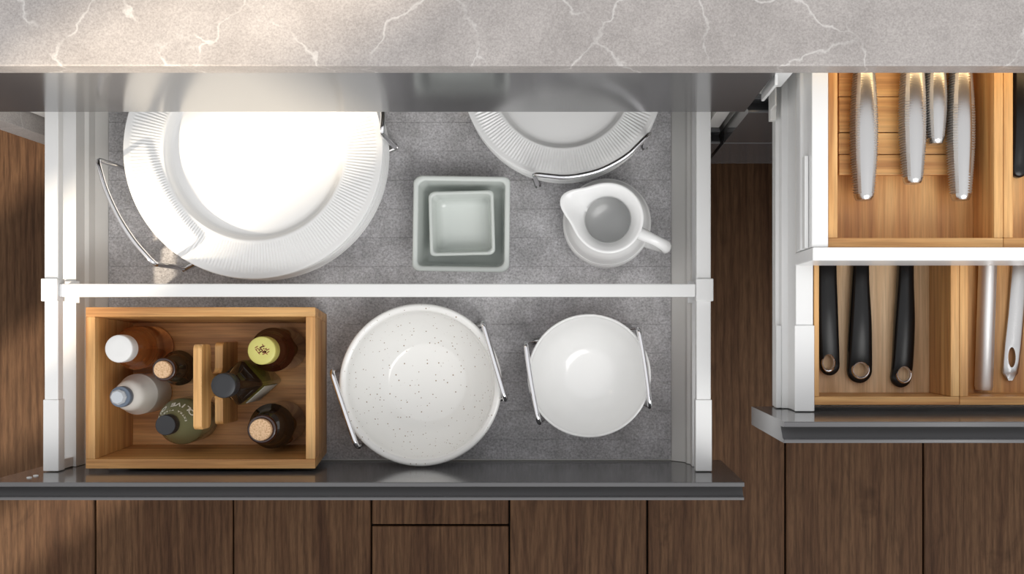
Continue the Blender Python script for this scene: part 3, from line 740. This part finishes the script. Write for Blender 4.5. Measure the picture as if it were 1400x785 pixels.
# grip board with slot: outline in YZ, extruded along X
gz0, gz1 = zb0+0.0062, CZ-1.305; gy0, gy1 = -0.1145, -0.0208; gx0, gx1 = -0.4213, -0.4117
gm = (gy0+gy1)/2; bz0, bz1 = gz1-0.034, gz1-0.078
def arc(cy, cz, rr, a0, a1, n=5): return [(cy+rr*math.cos(math.radians(a0+(a1-a0)*k/n)), cz+rr*math.sin(math.radians(a0+(a1-a0)*k/n))) for k in range(n+1)]
q = 0.006; nk = 0.013; y0_, y1_ = gy0-0.001, gy1+0.001
gp = (arc(gy1-q, gz1-q, q, 0, 90) [::1])
outline = arc(gy1-q, gz1-q, q, 0, 90) + arc(gy0+q, gz1-q, q, 90, 180) + arc(gy0+0.008, bz0+0.008, 0.008, 180, 270) \
    + arc(gm-nk-0.008, bz0-0.008, 0.008, 90, 0) + arc(gm-nk-0.008, bz1+0.008, 0.008, 0, -90) \
    + arc(y0_+q, bz1-q, q, 90, 180) + [(y0_, gz0), (y1_, gz0)] + arc(y1_-q, bz1-q, q, 0, 90) \
    + arc(gm+nk+0.008, bz1+0.008, 0.008, 270, 180) + arc(gm+nk+0.008, bz0-0.008, 0.008, 180, 90) + arc(gy1-0.008, bz0+0.008, 0.008, 270, 360)
obj('grip_board', extr(bmesh.new(), outline, 0, gx0, gx1), bamboo_y, bb_, bevel=0.0010)

# ---- bottles
ZBT = zb0+0.0062
def bottle(px, py, dcap, r, label, glassm, shoulder, neck, neck_z, H=None):
    t = P(px, py, dcap); H = t.z-ZBT
    b_ = root('bottle', (t.x, t.y, ZBT), label, 'bottle', 'bottles in the bamboo box')
    return b_, t, H
def lat(name, prof, t, m, parent, seg=48, angle=50, n=3, z0=None, rf=None):
    return obj(name, lathe(bmesh.new(), dprof(prof, n) if n > 1 else prof, (t.x, t.y, ZBT if z0 is None else z0), seg, rf), m, parent, smooth=True, angle=angle)
def body_prof(r, zs, neck, zn, top):
    return [(0.0001, 0.0015), (r*0.75, 0.0015), (r*0.9, 0.0002), (r*0.985, 0.003), (r, 0.008), (r, zs*0.5), (r, zs), (r*0.97, zs+0.004), (r*0.82, zs+(zn-zs)*0.42), ((r*0.45+neck*0.6), zs+(zn-zs)*0.78), (neck*1.08, zn), (neck, zn+0.003), (neck, top-0.001), (neck*0.9, top), (0.0001, top)]
def cap(name, t, H, r, h, m, parent, seg=60, ribs=0):
    rf = (lambda rr, z, a: (rr*(1+0.02*(1 if math.sin(ribs*a) > 0 else 0)) if 0.001 < z < h-0.002 and rr > r*0.9 else rr, z)) if ribs else None
    pr = [(0.0001, 0), (r*0.95, 0), (r, 0.0008), (r, h*0.5), (r, h-0.0016), (r*0.975, h-0.0005), (r*0.93, h), (r*0.5, h), (0.0001, h)]
    return lat(name, pr, t, m, parent, ribs*4 if ribs else seg, 40, 1, ZBT+H-h, rf)
# 1 amber bottle, white cap
b1, t, H = bottle(162, 477, 1.33, 0, 'amber glass bottle with white screw cap in the upper left of the box', None, 0, 0, 0)
lat('body', body_prof(0.0252, 0.060, 0.0132, 0.089, H-0.006), t, g_amber, b1)
cap('cap', t, H, 0.0155, 0.0190, m_capw, b1, ribs=40)
# 2 small dark bottle, cork
b2_, t, H = bottle(221.5, 505.5, 1.33, 0, 'small near-black bottle with cork beside the wooden grip', None, 0, 0, 0)
lat('body', body_prof(0.0205, 0.056, 0.0092, 0.082, H-0.006), t, g_dark, b2_)
lat('lip', [(0.0093, 0), (0.0128, 0.0005), (0.0134, 0.003), (0.0128, 0.0055), (0.0104, 0.006), (0.0093, 0.0055)], t, g_brown, b2_, z0=ZBT+H-0.0115)
cap('cork', t, H, 0.0098, 0.0135, m_cork, b2_)
# 3 frosted bottle
b3, t, H = bottle(160, 543.5, 1.33, 0, 'frosted white bottle with grey-blue collar and clear stopper', None, 0, 0, 0)
lat('body', body_prof(0.0238, 0.050, 0.0095, 0.090, H-0.014), t, g_frost, b3)
cap('collar', t, H-0.008, 0.0118, 0.0110, m_blue, b3)
m_clear = mat('clear_stopper', (0.75, 0.80, 0.85), 0.12, **{'Transmission Weight': 0.3})
lat('stopper', [(0.0001, 0), (0.0085, 0), (0.0088, 0.003), (0.0078, 0.0045), (0.0088, 0.006), (0.0070, 0.0085), (0.0001, 0.0085)], t, m_clear, b3, 8, 30, 1, z0=ZBT+H-0.0082)
# 4 olive oil bottle
b4, t, H = bottle(226, 581.5, 1.33, 0, 'olive green bottle lettered OLIVE OIL with black cap', None, 0, 0, 0)
zs, zn, r4, n4 = 0.062, 0.092, 0.0270, 0.0102
p4 = [(0.0001, 0.0015), (r4*0.75, 0.0015), (r4*0.9, 0.0002), (r4, 0.006), (r4, zs*0.5), (r4, zs-0.004), (r4*0.985, zs), (r4*0.93, zs+0.0045), (n4+0.003, zn-0.0015), (n4, zn+0.002), (n4, H-0.004), (0.0001, H-0.004)]
lat('body', p4, t, g_olive, b4, 64, 60, 1)
cap('cap', t, H, 0.0115, 0.0150, m_blackm, b4, ribs=36)
def arc_text(txt, rad, ztop, size, a_mid, spacing, tilt):
    bm = bmesh.new(); n = len(txt)
    for i, ch in enumerate(txt):
        if ch == ' ': continue
        cu = bpy.data.curves.new('ch', 'FONT'); cu.body = ch; cu.size = size; cu.align_x = 'CENTER'; cu.align_y = 'CENTER'; cu.extrude = 0.00012; cu.offset = size*0.022
        to = bpy.data.objects.new('ch', cu); COL.objects.link(to); bpy.context.view_layer.update()
        me = bpy.data.meshes.new_from_object(to.evaluated_get(bpy.context.evaluated_depsgraph_get()))
        # reading order runs clockwise seen from above when letter tops point to the neck: from +x towards -x on the far side
        a = a_mid + (i-(n-1)/2)*spacing
        rdir = Vector((math.cos(a), math.sin(a), 0)); tang = Vector((-math.sin(a), math.cos(a), 0))
        up = (-rdir*math.cos(tilt) + Vector((0, 0, 1))*math.sin(tilt)).normalized()
        nor = tang.cross(up); M = Matrix((tang, up, nor)).transposed().to_4x4()
        M.translation = Vector((t.x, t.y, ZBT)) + rdir*rad + Vector((0, 0, ztop)) + nor*0.00045
        me.transform(M); bm.from_mesh(me); bpy.data.objects.remove(to); bpy.data.curves.remove(cu)
    return bm
sl = math.atan2((zn-0.0015)-(zs+0.0045), r4*0.93-(n4+0.003))
def onsh(rad): return (zs+0.0045)+(r4*0.93-rad)*math.tan(sl)
obj('lettering', arc_text('OLIVE OIL', 0.0206, onsh(0.0206), 0.0108, math.radians(100), math.radians(16.5), sl), m_letter, b4)
obj('lettering', arc_text('EXTRA VIRGIN', 0.0146, onsh(0.0146), 0.0040, math.radians(84), math.radians(13), sl), m_letter, b4)
# 5 square dark bottle
b5, t, H = bottle(305, 527.5, 1.29, 0, 'tall square bottle of green oil with black round cap, right of the grip', None, 0, 0, 0)
rot = math.radians(42)
def sqr(h, z, rr=0.004): return rsq(h, z, (t.x, t.y, ZBT), min(rr, h*0.95), 4, rot)
obj('body', loops(bmesh.new(), [sqr(0.0170, 0.0), sqr(0.0188, 0.0015), sqr(0.0192, 0.004), sqr(0.0192, 0.084), sqr(0.0190, 0.0855)]), g_oil, b5, smooth=True, angle=30)
obj('shoulder', loops(bmesh.new(), [sqr(0.0190, 0.0857), sqr(0.0188, 0.092), sqr(0.0175, 0.0965), sqr(0.0115, 0.118, 0.008), sqr(0.0100, 0.124, 0.0095), sqr(0.0100, H-0.019, 0.0095)]), g_dark, b5, smooth=True, angle=30)
# recessed panels on the shoulder
for q in range(4):
    a = rot + q*math.pi/2; d_ = Vector((math.cos(a), math.sin(a), 0)); s_ = Vector((-d_.y, d_.x, 0))
    bse = Vector((t.x, t.y, ZBT)); pts3 = []
    for (u, v_) in ((-0.0085, 0.12), (0.0085, 0.12), (0.0045, 0.72), (-0.0045, 0.72)):
        rad = 0.0175+(0.0115-0.0175)*v_+0.0004; pts3.append(bse+d_*rad+s_*u+Vector((0, 0, 0.0965+0.0215*v_+0.0003)))
    obj('facet_rim', tube(bmesh.new(), pts3+[pts3[0]], 0.0005, 6), g_dark, b5, smooth=True)
for a in (rot-math.pi/2+0.0, ):
    a = rot; d_ = Vector((math.cos(a-math.pi/2), math.sin(a-math.pi/2), 0)); s_ = Vector((-d_.y, d_.x, 0))
    bse = Vector((t.x, t.y, ZBT)); c_ = bse+d_*0.0194; rr = []
    for k in (0, 0.0004):
        rr.append([c_+d_*k+s_*u+Vector((0, 0, z)) for u, z in ((-0.0145, 0.015), (0.0145, 0.015), (0.0145, 0.072), (-0.0145, 0.072))])
    obj('paper_label', loops(bmesh.new(), rr), m_paper, b5)
cap('cap', t, H, 0.0135, 0.0185, m_blackm, b5, ribs=40)
# 6 yellow cap bottle
b6, t, H = bottle(357.5, 479.5, 1.33, 0, 'dark red-brown bottle with yellow-green printed cap in the upper right of the box', None, 0, 0, 0)
lat('body', body_prof(0.0255, 0.062, 0.0135, 0.086, H-0.006), t, g_brown, b6)
cap('cap', t, H, 0.0158, 0.0200, m_yellow, b6)
bm = bmesh.new(); random.seed(3)
for i in range(26):
    a = random.uniform(0, 6.28); rr = random.uniform(0.001, 0.0085); w = random.uniform(0.0018, 0.0040); an = random.choice((0.5, 0.6, 2.2, 0.4))+random.uniform(-.2, .2)
    c_ = Vector((t.x+rr*math.cos(a), t.y+rr*math.sin(a)*0.8, ZBT+H)); u = Vector((math.cos(an), math.sin(an), 0)); v_ = Vector((-u.y, u.x, 0))
    loops(bm, [[c_+u*w*math.cos(k*math.pi/4)*0.7+v_*0.0006*math.sin(k*math.pi/4)+Vector((0, 0, z)) for k in range(8)] for z in (0.00005, 0.00015)])
obj('cap_print', bm, m_red, b6)
# 7 cork bottle lower right
b7, t, H = bottle(355.5, 588, 1.33, 0, 'near-black bottle with wide cork in the lower right of the box', None, 0, 0, 0)
lat('body', body_prof(0.0262, 0.060, 0.0112, 0.084, H-0.006), t, g_dark, b7)
lat('lip', [(0.0116, 0), (0.0158, 0.0005), (0.0165, 0.003), (0.0158, 0.0058), (0.0130, 0.0062), (0.0116, 0.0055)], t, g_brown, b7, z0=ZBT+H-0.0125)
cap('cork', t, H, 0.0124, 0.0145, m_cork, b7)
